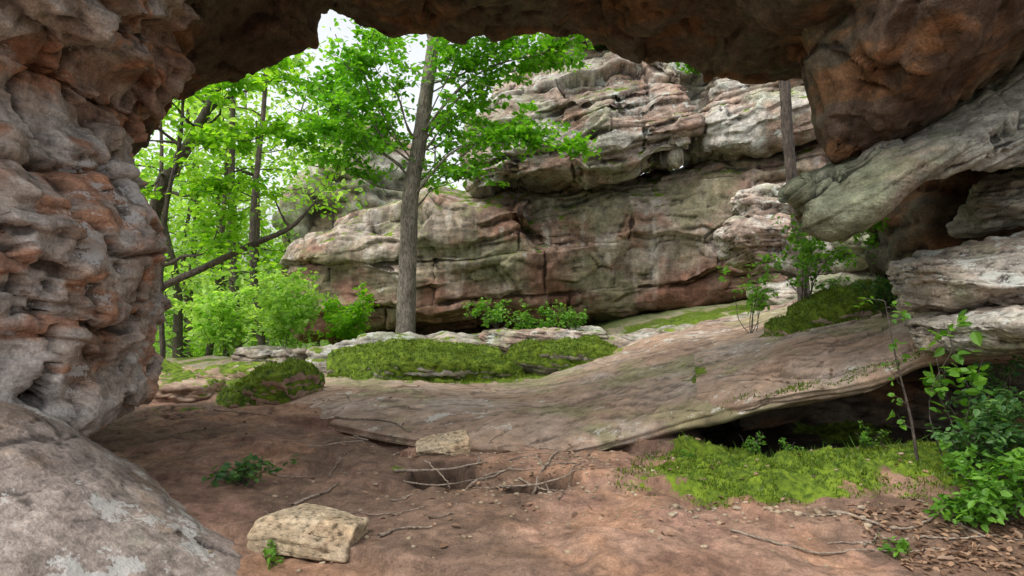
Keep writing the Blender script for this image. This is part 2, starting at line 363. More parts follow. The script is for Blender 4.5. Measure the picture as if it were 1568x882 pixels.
pV,pc=disp(pV,pF,201,big=.17,bigs=1.0,st=.065,sth=.62,tilt=.22,blk=.06,bs=(.75,.55),fa=.22,fc=(.60,.36),fine=.009,fs=9,ac=(-1,1),warp=.09,wf=.8,groove=.07,gw=.018,blend=.07,ft=.5,f2a=.34)
mkrock('left_pillar',pV,pF,m_pillar,pc,parent=arch)
cs=[(-8,-.5),(-5.4,0),(-4.9,1.6),(-4.5,2.7),(-4.09,3.03),(-3.8,3.3),(-3.46,3.62),(-3.07,3.68),(-2.69,3.92),(-2.48,4.04),(-2.2,4.17),(-2.01,4.43),(-1.78,4.38),(-1.29,4.18),(-.87,4.27),(-.59,4.14),(-.31,4.21),(.1,4.23),(.53,4.21),(.88,4.17),(1.3,3.96),(1.58,4.0),(1.93,3.94),(2.25,3.76),(2.63,3.70),(3.02,3.73),(3.6,3.6),(4.4,3.2),(5.4,2.4),(6.4,1.5),(8,1)]
S=[]
for x,z in cs:
    S.append([(x,7.0,z),(x,6.7,z-.0),(x,6.2,z+.08),(x,5.5,z+.02),(x,4.9,z+.1),(x,4.4,z+.35),(x,4.1,z+.9),(x,4.1,z+1.6),(x,4.6,z+2.2),(x,6,z+2.4),(x,7.4,z+2),(x,7.6,z+1.2),(x,7.25,z+.35)])
cV=loft(np.array(S,float),560,240,False,True); cF=gridF(560,240,False,True)
if (vnormals(cV,cF)[:,1]*(cV[:,1]-5.6)).mean()<0: cF=cF[:,::-1].copy()
cV,cc=disp(cV,cF,301,big=.05,bigs=1.1,st=.03,sth=.3,tilt=.0,blk=.0,bs=(.8,.4),fa=.22,fc=(.7,.35),fine=.010,fs=5,warp=.15,groove=.0,blend=.08)
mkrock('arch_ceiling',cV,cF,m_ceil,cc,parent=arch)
ws=[(2.0,4.6),(2.34,3.9),(2.54,3.35),(2.66,2.95),(2.78,2.67),(2.92,2.61),(3.15,2.70),(3.42,2.88),(3.77,3.18),(4.3,3.57),(5,3.9),(6.2,4.2)]
S=[]
for x,z in ws:
    S.append([(x,5.5,z),(x+.05,5.2,z+.08),(x+.05,4.7,z+.38),(x-.05,4.3,z+.62),(x-.1,4.0,z+1.1),(x-.1,3.9,z+1.8),(x,4.1,z+2.3),(x,5,z+2.5),(x,6.2,z+2.2),(x,6.3,z+1.2),(x,5.9,z+.3)])
wV=loft(np.array(S,float),340,260,False,True,cap=True); wF=outward(wV,gridF(340,260,False,True))
wV,wc=disp(wV,wF,331,big=.05,bigs=1.1,st=.02,sth=.4,tilt=.4,blk=.0,fa=.22,fc=(.9,.7),fine=.010,fs=5,warp=.15,groove=.0,blend=.08)
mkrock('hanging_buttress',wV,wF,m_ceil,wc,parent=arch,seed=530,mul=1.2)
# ---------------------------------------------------------------- boulders
def boulder(name,c,r,P,seed,rot=(0,0,0),p=14,cuts=9,sub=6,d=1.0,moss=None,mossall=0,parent=None,bv=False,st=.02,sth=.15,planes=None,fa=None,side=0):
    bm=bmesh.new(); bmesh.ops.create_icosphere(bm,subdivisions=sub,radius=1)
    V=np.array([v.co[:] for v in bm.verts]); F=np.array([[v.index for v in f.verts] for f in bm.faces]); bm.free()
    rg=np.random.default_rng(seed)
    pl=[((1,0,0),1),((-1,0,0),1),((0,1,0),1),((0,-1,0),1),((0,0,1),1),((0,0,-1),1)]
    for k in range(cuts):
        n=rg.normal(size=3); n/=np.linalg.norm(n); pl.append((n,rg.uniform(.85,1.15)))
    if planes: pl+=planes
    acc=0
    for n,h in pl:
        n=np.array(n,float); n/=np.linalg.norm(n)
        acc=acc+np.maximum(0,V@n/h)**p
    V=V*(acc**(-1/p))[:,None]*np.array(r)
    M=np.array(Euler([math.radians(a) for a in rot]).to_matrix())
    V=V@M.T+np.array(c)
    m=min(r); mx=max(r)
    V,cv=disp(V,F,seed,big=.10*m*d,bigs=.5/m,st=min(st,.12*m)*d,sth=max(sth*min(1,m*2.5),.03),tilt=.1,blk=0,fa=(fa if fa is not None else .30*m*d),fc=(.5*mx,.5*m),fine=.03*m*d,fs=2.2/m,warp=.12*m,wf=1/m*.5,groove=0,blend=.2)
    N=vnormals(V,F)
    mo=np.zeros(len(V))
    if mossall: mo=mossall*sstep(.15-side,.6-side,N[:,2])
    V=V+np.array([0,0,1.])*(np.clip(mo+.4*fbm(V*5,3,seed)-.4,0,1)*.08)[:,None]
    ob=mkrock(name,V,F,P,cv,moss=mo,parent=parent,seed=500+seed,mn=.35)
    if bv: addbv(V,F)
    return ob
S=[]
for x,z in [(-6,.95),(-4,.95),(-3.3,.92),(-2.82,.82),(-2.43,.60),(-2.14,.38),(-1.78,.14),(-1.48,-.0),(-1.28,-.12),(-1.12,-.3)]:
    S.append([(x,1.6,-.6),(x,1.7,z-.5),(x,2.2,z-.15),(x,2.9,z-.02),(x,3.5,z+.01),(x-.03,3.95,z-.10),(x-.1,4.4,z-.38),(x-.2,4.8,z-.8),(x-.2,4.9,-1.2)])
fV=loft(S,420,260); fF=gridF(420,260)
if vnormals(fV,fF)[:,2].mean()<0: fF=fF[:,::-1].copy()
fV,fc_=disp(fV,fF,141,big=.05,bigs=.9,st=.02,sth=.2,tilt=.5,blk=0,fa=.06,fc=(.9,.7),fine=.007,fs=7,groove=.015,bs=(1.3,.6),gw=.012,warp=.1,blend=.25)
mkrock('foreground_boulder',fV,fF,m_near,fc_); addbv(fV,fF)
# right side slabs
S=[]
for a,c in [((2.27,5.2,2.22),(2.45,5.6,2.36)),((2.36,5.0,2.08),(2.72,5.8,2.53)),((2.52,4.85,2.04),(2.98,5.9,2.68)),((2.8,4.8,2.20),(3.3,5.9,2.86)),((3.05,4.8,2.38),(3.63,5.9,3.05)),((3.4,4.8,2.48),(4.0,6,3.4)),((3.76,4.8,2.54),(4.5,6,3.85)),((4.6,4.8,2.7),(5.6,6,4.5))]:
    a=np.array(a);c=np.array(c); z=np.array([0,0,1.]); t=min(1,(c[1]-a[1]))
    S.append([a-z*.04,a+z*.10*t,a*.8+c*.2+z*.09*t,a*.5+c*.5+z*.10*t,a*.2+c*.8+z*.06*t,c,c+np.array([.05,.25,-.15])*t,c+np.array([0,.2,-.5])*t,a*.5+c*.5-z*.30*t,a+np.array([.02,.2,-.12])*t])
qV=loft(np.array(S,float),380,240,False,True,cap=True); qF=outward(qV,gridF(380,240,False,True))
qV,qc=disp(qV,qF,351,big=.04,bigs=1.1,st=.03,sth=.3,tilt=-.6,blk=0,fa=.15,fc=(.8,.4),fine=.010,fs=6,warp=.08,groove=.03,bs=(1.2,.4),gw=.012,blend=.1)
mkrock('leaning_rock_slab',qV,qF,m_green,qc)
boulder('boulder',(4.75,5.7,2.34),(.80,.5,.25),m_green,21,rot=(0,-10,0),st=.03)
boulder('boulder',(4.25,5.25,1.70),(.92,.6,.24),m_grey,22,rot=(0,-12,8),sub=7,st=.04)
boulder('boulder',(4.12,5.0,1.20),(.90,.6,.19),m_grey,23,rot=(0,-3,8),sub=7,st=.04)
boulder('boulder',(5.6,7.2,2.0),(1.4,.6,1.5),m_ceil,24)
boulder('boulder',(5.2,8.4,.2),(2.4,.4,.8),m_ceil,25,rot=(0,-8,-4))  # back wall of the slab gap, coloured dark for the cavity's shade
boulder('boulder',(5.9,14.3,3.3),(.85,.7,.40),m_cliffup,26,rot=(0,-10,0),st=.05)
boulder('boulder',(6.1,13.8,2.35),(1.6,1,.62),m_cliffup,27,rot=(0,8,0),sub=7,st=.06)
boulder('boulder',(6.6,13.2,1.4),(1.7,1,.5),m_grey,28,rot=(0,-8,0),st=.06)
boulder('boulder',(8.0,12.6,3.0),(1.6,1.2,1.1),m_grey,34,st=.08)
boulder('flat_rock',(4.2,12.0,.72),(1.3,.6,.24),m_cliffup,33,rot=(0,-10,0))
boulder('flat_rock',(5.0,11.6,1.0),(.9,.5,.22),m_cliffup,35,rot=(0,-12,10))
boulder('flat_rock',(2.4,12.3,.42),(1.4,.5,.22),m_grey,36,rot=(0,-8,0),mossall=.3)
# ledge
boulder('mossy_boulder',(-3.2,8.6,.06),(.72,.5,.38),m_slab,41,p=5,mossall=1.05,bv=True,planes=[((-.8,-.3,.6),.75)],side=.25)
boulder('mossy_boulder',(-1.7,11.2,.14),(1.55,.9,.44),m_grey,42,p=4,mossall=1.1,sub=7,bv=True,planes=[((-.6,-.8,.7),.75)],side=.5)
boulder('mossy_boulder',(-.9,10.6,.06),(1.45,.6,.34),m_grey,47,p=4,mossall=1.1,bv=True,side=.7)
boulder('mossy_boulder',(.75,11.0,.26),(1.0,.7,.30),m_grey,43,p=5,mossall=1.05,bv=True,side=.5)
boulder('mossy_boulder',(4.0,7.9,1.16),(.72,.75,.24),m_slab,51,rot=(0,-18,10),p=4,mossall=1.1,bv=True,side=.5)
boulder('mossy_boulder',(3.45,7.9,.98),(.5,.5,.16),m_slab,52,rot=(0,-15,0),p=4,mossall=1.05,bv=True,side=.4)
boulder('boulder',(-2.0,12.8,.18),(1.9,.6,.38),m_grey,44,bv=True,mossall=.4,st=.03)
boulder('boulder',(.6,12.7,.40),(1.2,.6,.30),m_cliffup,45,bv=True,mossall=.3,st=.03)
boulder('flat_rock',(-5.0,9.3,-.05),(.8,.5,.22),m_slab,46,bv=True,mossall=.5)
boulder('flat_rock',(-4.3,10.9,-.02),(.9,.5,.22),m_slab,48,bv=True,mossall=.6)
boulder('flat_rock',(-4.6,13,.0),(.8,.5,.3),m_grey,49,bv=True,mossall=.3)
boulder('flat_rock',(-6.4,11.5,-.1),(1.2,.6,.3),m_slab,50,bv=True,mossall=.6)
boulder('flat_rock',(-3.7,7.4,-.02),(.6,.3,.12),m_dirt,55,bv=True,mossall=.2)
# loose stones
boulder('loose_stone',(-1.20,3.88,drop(-1.2,3.88)+.045),(.30,.18,.085),m_tan,61,rot=(3,3,-8),p=26,cuts=7,bv=True,fa=.01,st=0)
boulder('loose_stone',(-.58,5.45,drop(-.58,5.45)+.06),(.22,.13,.075),m_tan,62,rot=(6,-8,8),p=26,cuts=7,fa=.01,st=0)
boulder('loose_stone',(-.84,5.40,drop(-.84,5.40)+.01),(.08,.07,.04),m_dirt,65,st=0,sub=5)
# ---------------------------------------------------------------- cliff
cliff=empty('rock_cliff')
def wall(name,path,zb,zt,prof,nu,nv,P_,seed,**k):
    path=np.array(path,float); P=crs(path,60); zb=crs(np.array(zb),60);zt=crs(np.array(zt),60)
    T=np.gradient(P,axis=0); T/=np.linalg.norm(T,axis=1,keepdims=True)+1e-9
    O=np.stack([T[:,1],-T[:,0]],1)
    S=[[(P[i,0]+O[i,0]*o,P[i,1]+O[i,1]*o,zb[i]+(zt[i]-zb[i])*t) for o,t in prof] for i in range(60)]
    V=loft(np.array(S),nu,nv); F=gridF(nu,nv)
    V,c=disp(V,F,seed,**k)
    mo=.5*sstep(.6,.95,vnormals(V,F)[:,2])
    return mkrock(name,V,F,P_,c,moss=mo,parent=cliff,seed=seed)
wall('lower_wall',[(-4.4,25),(-5.8,21),(-6.35,19.2),(-5.5,18.2),(-3.5,18),(-1,18),(2,18.1),(5,17.7),(7.5,16.6),(10,15),(14,13)],
     [-.8,-.8,-.6,-.4,-.1,0,.0,.4,.8,1,1],[2.9,3.0,3.2,3.4,3.9,4.3,4.6,5.1,5.5,5.9,6.2],
     [(-2.4,-.2),(-2.3,-.02),(-1.9,.07),(-.9,.12),(-.25,.15),(.0,.24),(.05,.38),(.2,.55),(.3,.7),(.1,.84),(-.6,.95),(-1.9,1.02),(-4,1.08),(-7,1.12)],760,320,m_cliff,401,big=.34,bigs=.3,st=.07,sth=1.3,tilt=-.10,blk=.05,bs=(2.8,1.3),fa=.50,fc=(2.8,1.2),fine=.022,fs=2,warp=.15,wf=.3,groove=.10,gw=.035,blend=.10)
wall('upper_block',[(1.2,24),(-.6,21.3),(-1.2,19.4),(-.8,17.8),(.8,16.9),(2.6,16.8),(4.3,16.9),(4.75,17.2),(4.82,18.2),(4.8,20)],
     [4.6,4.4,4.2,4.2,4.25,4.6,4.95,5.0,5.0,5],[7.6,7.8,8,8,8.2,8.4,8.4,8.4,8.4,8.4],
     [(-3.0,.03),(-1.4,.01),(-.2,.0),(.05,.04),(.12,.13),(.1,.25),(-.1,.4),(-.35,.55),(-.8,.72),(-1.4,.88),(-2.4,1),(-4,1.05)],560,320,m_cliffup,421,big=.34,bigs=.35,st=.15,sth=.85,tilt=-.22,blk=.08,bs=(2.0,.8),fa=.46,fc=(1.9,.75),fine=.028,fs=2.6,warp=.12,wf=.35,groove=.13,gw=.035,blend=.08,ft=.5)
wall('upper_block_right',[(5.15,20),(5.1,18),(5.2,17.0),(6.2,16.5),(7.6,16.0),(9.5,15.0),(12,13.6),(15,12)],
     [5.1,5.1,5.1,5.2,5.5,5.7,6,6],[8.4]*8,
     [(-3.0,.03),(-1.4,.01),(-.2,.0),(0,.04),(.12,.13),(.1,.25),(-.1,.45),(-.25,.6),(-.6,.8),(-1.4,.95),(-3,1.03)],380,260,m_cliffup,441,big=.3,bigs=.4,st=.15,sth=.85,tilt=-.22,blk=.08,bs=(2.0,.8),fa=.46,fc=(1.9,.75),fine=.028,fs=2.6,warp=.12,wf=.35,groove=.13,gw=.035,blend=.08,ft=.5)
boulder('crevice_rock',(5.0,19.6,7.2),(2.2,1.2,2.0),m_cliffup,72,st=.1,parent=cliff)
boulder('distant_rock_outcrop',(-7.2,31,4.5),(3.2,3,4.2),m_cliffup,71,sub=6,st=.2,sth=.8,fa=.8)
# ---------------------------------------------------------------- plants
class Acc:
    def __init__(s): s.V=[];s.F=[];s.n=0
    def tube(s,P,r,k=7):
        P=np.array(P,float); r=np.array(r,float); T=np.gradient(P,axis=0); T/=np.linalg.norm(T,axis=1,keepdims=True)+1e-9
        ref=np.array([.3,.9,.1]); A=np.cross(T,ref); A/=np.linalg.norm(A,axis=1,keepdims=True)+1e-9; B=np.cross(T,A)
        th=np.linspace(0,2*math.pi,k,endpoint=False)
        V=P[:,None,:]+r[:,None,None]*(np.cos(th)[None,:,None]*A[:,None,:]+np.sin(th)[None,:,None]*B[:,None,:])
        s.V.append(V.reshape(-1,3)); s.F.append(gridF(len(P),k,False,True)+s.n); s.n+=len(P)*k
    def make(s,name,mat,parent=None,bark=0):
        V=np.concatenate(s.V);F=np.concatenate(s.F)
        if bark:
            N=vnormals(V,F); V=V+N*(bark*ridge(V*np.array([14,14,3]),3,5))[:,None]
        return mkmesh(name,V,F,mat,parent=parent)
def leafmesh(name,C,size,mat,up=.7,parent=None,seed=0,aspect=.62,droop=.25):
    C=np.asarray(C,float); n=len(C); rg=np.random.default_rng(seed)
    Nn=rg.normal(size=(n,3))*.45; Nn[:,2]+=up; Nn/=np.linalg.norm(Nn,axis=1,keepdims=True)
    D=rg.normal(size=(n,3))
    D[:,2]-=droop; D-=Nn*(D*Nn).sum(1,keepdims=True); D/=np.linalg.norm(D,axis=1,keepdims=True)+1e-9
    Sd=np.cross(Nn,D); L=size*rg.uniform(.6,1.25,n)[:,None]
    w=aspect*.5
    loc=[(0,0,0),(.28,w,.07),(.68,w*.8,.03),(1,0,-.08),(.68,-w*.8,.03),(.28,-w,.07)]
    V=np.stack([C+L*(a*D+b*Sd+c*Nn) for a,b,c in loc],1).reshape(-1,3)
    o=np.arange(n)[:,None]*6
    F=np.concatenate([o+np.array([[0,1,2,3]]),o+np.array([[0,3,4,5]])],0)
    return mkmesh(name,V,F,mat,smooth=False,parent=parent)
def wig(a,b,n,amp,sag=0,rg=rng):
    a=np.array(a,float);b=np.array(b,float); t=np.linspace(0,1,n)[:,None]
    L=np.linalg.norm(b-a); k=rg.normal(size=(4,3))*amp*L
    P=a+(b-a)*t
    for j in range(4): P=P+k[j]*np.sin(t*math.pi*(j+1))/(j+1)
    P[:,2]+=sag*L*np.sin(t[:,0]*math.pi)
    return P
def tree(name,trunk,radii,branches,wood,leafm,lsize,seed,twn=14,twl=.8,per=26,jit=.1,bark=.012,flat=.35,r0=.05,up=.8,t0=.35):
    rg=np.random.default_rng(seed); e=empty(name); A=Acc(); C=[]
    P=crs(np.array(trunk,float),60); r=crs(np.array(radii,float),60); A.tube(P,r,20)
    for br in branches:
        h,end=br[0],np.array(br[1],float); dens=br[2] if len(br)>2 else 1
        i=int(h*59); Q=wig(P[i],end,16,.06,.05,rg); L=np.linalg.norm(end-P[i])
        rr=min(r0*(.5+L*.25),r[i]*.7); A.tube(Q,np.linspace(rr,.008,16),7)
        bd=(end-P[i])/L
        nt=int(twn*max(.6,L/2)*dens)
        for k in range(nt):
            t=rg.uniform(t0,1)**.8; j=min(14,int(t*15)); s0=Q[j]+(Q[j+1]-Q[j])*(t*15-j if j<14 else .5)
            d=rg.normal(size=3); d[2]*=flat; d+=bd*.7; d/=np.linalg.norm(d)
            l=twl*rg.uniform(.4,1.1)*(1.15-.4*t)
            T=wig(s0,s0+d*l+np.array([0,0,.05]),6,.08,.05,rg); A.tube(T,np.linspace(.010,.003,6),4)
            m=int(per*rg.uniform(.5,1.3)); u=rg.uniform(.15,1.05,m)*5
            jj=np.minimum(u.astype(int),4); c=T[jj]+(T[np.minimum(jj+1,5)]-T[jj])*(u-jj)[:,None]
            c=c+rg.normal(size=(m,3))*np.array([jit,jit,jit*.4]); C.append(c)
    A.make('trunk_and_limbs',wood,e,bark)
    leafmesh('foliage',np.concatenate(C),lsize,leafm,up=up,parent=e,seed=seed)
    return e
m_bark=barkmat('oak_bark',(.10,.085,.07),(.31,.27,.215)); m_bark2=barkmat('dark_bark',(.045,.036,.03),(.14,.11,.085))
m_leaf=leafmat('spring_leaves',(.09,.27,.015),(.22,.46,.035),.5)
m_leaf2=leafmat('bright_green_leaves',(.13,.31,.018),(.30,.52,.04),.55)  # brighter, yellower green than the spring leaves
m_leaf3=leafmat('hazy_leaves',(.24,.40,.08),(.46,.64,.18),.5)  # paler leaf colour with distance haze mixed in
m_shr=leafmat('shrub_leaves',(.035,.10,.028),(.11,.22,.055),.35)
m_shr2=leafmat('sapling_leaves',(.075,.19,.022),(.18,.37,.045),.45)
m_litter=leafmat('dead_leaves',(.12,.065,.04),(.34,.21,.13),.1,(1,1,1))
z0=drop(-2.3,14)-.15
tree('oak_tree',[(-2.32,14,z0),(-2.29,14,z0+.5),(-2.25,14,1.6),(-2.18,14,3.4),(-2.0,14,4.5),(-1.82,14.05,5.85),(-1.66,14.1,7.1),(-1.5,14.2,9),(-1.3,14.3,12)],[.32,.23,.20,.185,.165,.15,.135,.11,.04],
 [(.37,(-.4,13.9,4.15),.8),(.38,(1.15,13.2,4.25),1.1),(.40,(-4.6,13.6,4.6),1),(.38,(-3.4,13.2,4.2),1),(.40,(.2,14.4,4.8),.9),(.42,(-4.4,14.8,5.2),1.2),(.42,(-.2,14.8,5.2),.9),(.42,(-3.6,12.6,5.2),1.2),(.43,(-3.0,14.6,5.0),1.2),(.46,(-4.3,13.9,5.9),1.3),(.47,(-3.0,13.0,5.9),1.1),
  (.47,(-.9,14.9,5.6),1),(.48,(-.5,13.8,5.9),1.1),(.5,(.9,14.2,6.3),1.2),(.50,(-3.6,14.6,6.5),1.1),(.52,(-2.7,12.9,6.5),.9),(.54,(1.3,13.4,6.9),1.2),(.55,(-.9,13,6.5),1),(.58,(-.3,13.3,6.9),1.1),(.62,(-3.0,14.5,7.3),.8),(.64,(.8,14.6,7.6),1),(.68,(-1.2,12.9,7.6),1),(.72,(-3,14.5,9),.8),(.75,(0.5,14,9),.8),(.7,(-.6,13,8),1)],
 m_bark,m_leaf,.14,5,twn=15,twl=1.0,per=34,r0=.028,t0=.22)
tree('maple_tree',[(-7.6,13,-.5),(-7.4,13,1.5),(-7.0,13,3.4),(-6.3,13,4.6),(-5.8,13.1,6),(-5.6,13.2,9)],[.16,.14,.13,.11,.08,.03],
 [(.25,(-5.4,12.2,2.9),.8),(.35,(-8.3,12.2,3.4),.8),(.4,(-4.9,12.4,3.6),1),(.45,(-6.9,11.6,3.2),.8),(.5,(-4.6,12.8,4.6),1),(.55,(-8.0,12.4,5),1),(.6,(-5.0,12.2,5.4),1),(.62,(-6.4,11.6,4.9),1),(.65,(-4.6,13.5,5.9),1),(.7,(-7,12.3,6.2),1),(.75,(-5.4,12.6,6.4),.8),(.55,(-5.8,11.8,4.1),1)],
 m_bark2,m_leaf2,.15,6,twn=14,twl=.95,per=34)
tree('leaning_tree',[(-9.0,13.4,.4),(-7.2,13.2,1.45),(-6.3,13.1,1.85),(-5.3,13,2.3),(-4.4,13,2.72),(-3.9,13.1,3.3)],[.09,.08,.075,.07,.05,.02],
 [(.8,(-4.8,12.6,3.5),.8),(.95,(-3.6,13.3,3.7),.7),(.6,(-6.5,13.6,3.1),.5)],m_bark2,m_leaf2,.14,7,twn=8,twl=.6,per=20)
tree('slender_tree',[(-6.4,12,-.4),(-6.45,12,1.6),(-6.35,12,3),(-6.1,12,4.2),(-6,12,5.5),(-5.8,12.1,7)],[.055,.05,.045,.04,.03,.02],
 [(.6,(-7.3,11.5,4.2),.7),(.75,(-5.2,11.7,5.3),.7),(.5,(-5.6,11.5,3.7),.6)],m_bark2,m_leaf2,.14,8,twn=8,twl=.7,per=22)
tree('thin_tree',[(4.80,10.7,1.0),(4.74,10.7,2),(4.62,10.7,3),(4.52,10.7,4),(4.44,10.7,5.2),(4.4,10.9,7),(4.3,11,9.5)],[.115,.10,.10,.095,.09,.07,.03],
 [(.8,(3.6,11.5,7.5),1),(.85,(5.8,11,8),1),(.92,(4.5,10.5,8.8),1)],m_bark2,m_leaf,.13,9,twn=10,twl=.9,per=22)
def shrub(name,x,y,h,w,n,lm,ls,seed,per=12,z=None,tw=5,flat=.6,stem=.006):
    rg=np.random.default_rng(seed); e=empty(name); A=Acc(); C=[]
    if z is None: z=drop(x,y)
    for i in range(n):
        a=rg.uniform(0,2*math.pi); q=rg.uniform(.2,1)*w
        b=np.array([x+rg.normal()*.05*w,y+rg.normal()*.05*w,z-.03]); t=b+np.array([math.cos(a)*q,math.sin(a)*q,h*rg.uniform(.55,1.05)])
        P=wig(b,t,12,.05,.06,rg); A.tube(P,np.linspace(stem,.0015,12),4)
        for k in range(tw):
            j=rg.integers(3,12); d=rg.normal(size=3); d[2]=abs(d[2])*flat; d/=np.linalg.norm(d); l=rg.uniform(.3,.9)*max(w,.3*h)*.5
            T=wig(P[j],P[j]+d*l,5,.06,.03,rg); A.tube(T,np.linspace(stem*.4,.001,5),3)
            u=rg.uniform(.2,1.05,per)*4; jj=np.minimum(u.astype(int),3); C.append(T[jj]+(T[jj+1]-T[jj])*(u-jj)[:,None]+rg.normal(size=(per,3))*ls*.35)
    A.make('stems',m_bark2,e); leafmesh('leaves',np.concatenate(C),ls,lm,up=.8,parent=e,seed=seed); return e
shrub('understory_sapling',-5.0,14.5,1.9,1.3,12,m_leaf3,.13,31,per=26,tw=9)
shrub('understory_sapling',-6.6,15.0,1.8,1.3,10,m_leaf3,.13,32,per=24,tw=9)
shrub('understory_sapling',-3.9,15.2,1.4,1.0,9,m_leaf2,.12,33,per=22,tw=8)
shrub('shrub',.55,13.4,1.05,.75,12,m_shr2,.08,34,per=15,tw=7)
shrub('shrub',-.3,12.8,.55,.7,9,m_shr2,.08,35,per=12,tw=6)
shrub('shrub',1.1,12.7,.45,.5,8,m_shr2,.07,36,per=10,tw=5)
shrub('cliff_top_shrub',2.0,18.5,1.0,1.6,12,m_leaf,.16,37,per=16,z=8.0,tw=8)
shrub('cliff_top_shrub',4.9,17.6,.8,.9,9,m_leaf,.14,38,per=12,z=7.2,tw=6)
shrub('sapling',4.35,7.6,1.25,.55,12,m_shr2,.075,41,per=16,tw=8)
shrub('sapling',3.7,8.2,.9,.8,10,m_shr2,.07,42,per=13,tw=7)
shrub('sapling',3.3,9.0,1.0,.6,6,m_shr2,.07,43,per=8,tw=6)
shrub('low_shrub',4.0,7.0,.35,.4,10,m_shr,.05,44,per=16,tw=5)
k=0
for (x,y,h,w,n) in [(3.4,4.5,.62,.42,12),(3.05,4.05,.40,.35,12),(3.6,5.0,.8,.4,8),(2.8,4.0,.22,.25,8),(3.15,4.5,.45,.3,9),(3.2,3.8,.42,.35,12),(3.6,4.2,.75,.4,10)]:
    shrub('undergrowth_shrub',x,y,h,w,n,m_shr if k%2==0 else m_shr2,.055,60+k,per=12,tw=6); k+=1
shrub('bush_seedling',3.15,4.7,1.05,.25,4,m_shr2,.10,80,per=6,tw=4)
for i,(x,y,h) in enumerate([(2.05,5.6,.2),(2.4,5.6,.18),(1.5,5.5,.14),(2.9,5.3,.22)]):
    shrub('fern_tuft',x,y,h,.14,8,m_shr2,.028,90+i,per=9,tw=3,stem=.003)
shrub('seedling_plant',-1.95,4.75,.2,.28,11,m_shr,.06,100,per=5,tw=3)
shrub('seedling_plant',-1.35,3.65,.12,.1,6,m_shr2,.045,101,per=5,tw=2,stem=.003)
shrub('seedling_plant',2.25,3.75,.08,.14,6,m_shr2,.05,103,per=4,tw=2,stem=.003)
e=empty('slim_sapling'); A=Acc(); zb=drop(2.95,4.75)
P=crs(np.array([(2.95,4.75,zb-.03),(2.9,4.75,zb+.3),(2.80,4.75,zb+.7),(2.74,4.8,zb+1.15)]),20); A.tube(P,np.linspace(.013,.003,20),6)
C=[]
for j in (5,8,10,12,14,16,18,19):
    d=rng.normal(size=3); d[2]=abs(d[2])*.4; d/=np.linalg.norm(d); T=wig(P[j],P[j]+d*.22,5,.05); A.tube(T,np.linspace(.004,.001,5),4)
    C.append(T[rng.integers(2,5,6)]+rng.normal(size=(6,3))*.02)
A.make('stem',m_bark2,e); leafmesh('leaves',np.concatenate(C),.06,m_shr2,parent=e,seed=5)
def blades(name,spots,N,h,mat,seed,wd=.22,lean=.35,thr=-.3):
    rg=np.random.default_rng(seed); C=[];H=[]
    for (cx,cy,rx,ry,s) in spots:
        n=int(N*rx*ry)
        a=rg.uniform(0,2*math.pi,n); q=np.sqrt(rg.uniform(0,1,n))*1.1; xx=cx+rx*q*np.cos(a); yy=cy+ry*q*np.sin(a)
        m=fbm(np.stack([xx,yy,xx*0],1)*3.2,3,55)
        for x,y,mm in zip(xx[m>thr],yy[m>thr],m[m>thr]):
            z=drop(x,y); C.append((x,y,z)); H.append(h*(1+.5*mm))
    C=np.array(C);H=np.array(H)[:,None]; n=len(C)
    d=rg.normal(size=(n,3))*lean; d[:,2]=1; w=rg.normal(size=(n,3)); w[:,2]=0; w/=np.linalg.norm(w,axis=1,keepdims=True)
    l=H*rg.uniform(.4,1.4,n)[:,None]
    V=np.stack([C-w*l*wd,C+w*l*wd,C+d*l],1).reshape(-1,3); F=np.arange(n*3).reshape(-1,3)
    return mkmesh(name,V,F,mat,smooth=False)
m_fuzz=leafmat('moss_blades',(.055,.10,.009),(.20,.275,.024),.3,(1.2,1.2,.6))
blades('moss_patch',MG[:4],11000,.020,m_fuzz,1,thr=-.2)
blades('moss_patch',[(-3.2,8.6,.6,.4,1),(-1.7,11.1,1.3,.75,1),(-.9,10.4,1.3,.55,1),(.75,10.8,.9,.6,1)],8000,.032,m_fuzz,2,thr=-.6)
blades('moss_patch',[(4.0,7.95,.6,.65,1),(3.45,7.9,.4,.4,1)],12000,.026,m_fuzz,3,thr=-.6)
blades('grass_tufts',[(3.9,8.3,.5,.7,1),(2.2,5.2,1.1,.6,1)],500,.075,m_shr2,4,wd=.04,lean=.6)
def litter(name,x0,x1,y0,y1,n,size,seed):
    rg=np.random.default_rng(seed); C=[(x,y,drop(x,y)+.008) for x,y in zip(rg.uniform(x0,x1,n),rg.uniform(y0,y1,n))]
    leafmesh(name,C,size,m_litter,up=1.4,seed=seed,droop=0,aspect=.6)
litter('leaf_litter',2.1,3.4,3.4,4.2,900,.05,1)
litter('fallen_leaves',-1.2,3,3.6,6.2,190,.05,2)
litter('fallen_leaves',-4.5,-1,5,9,100,.06,3)
litter('fallen_leaves',-.8,.6,4.75,5.2,70,.04,4)
def twig(pts,r,lift=0):
    e=Acc(); P=crs(np.array([(x,y,0) for x,y in pts],float),22)
    P[:,:2]+=rng.normal(size=(22,2))*.006
    P[:,2]=[drop(x,y)+r*.8 for x,y,_ in P]
    if lift: 
        m=np.linspace(P[0,2],P[-1,2],22); P[:,2]=np.maximum(P[:,2],m-.03*np.sin(np.linspace(0,math.pi,22)))
    k=5
    P[:,2]=np.convolve(np.pad(P[:,2],k//2,'edge'),np.ones(k)/k,'valid')+.004
    e.tube(P,np.linspace(r,r*.4,22),6); return e
m_twig=barkmat('dry_twig_bark',(.2,.15,.11),(.42,.34,.26))
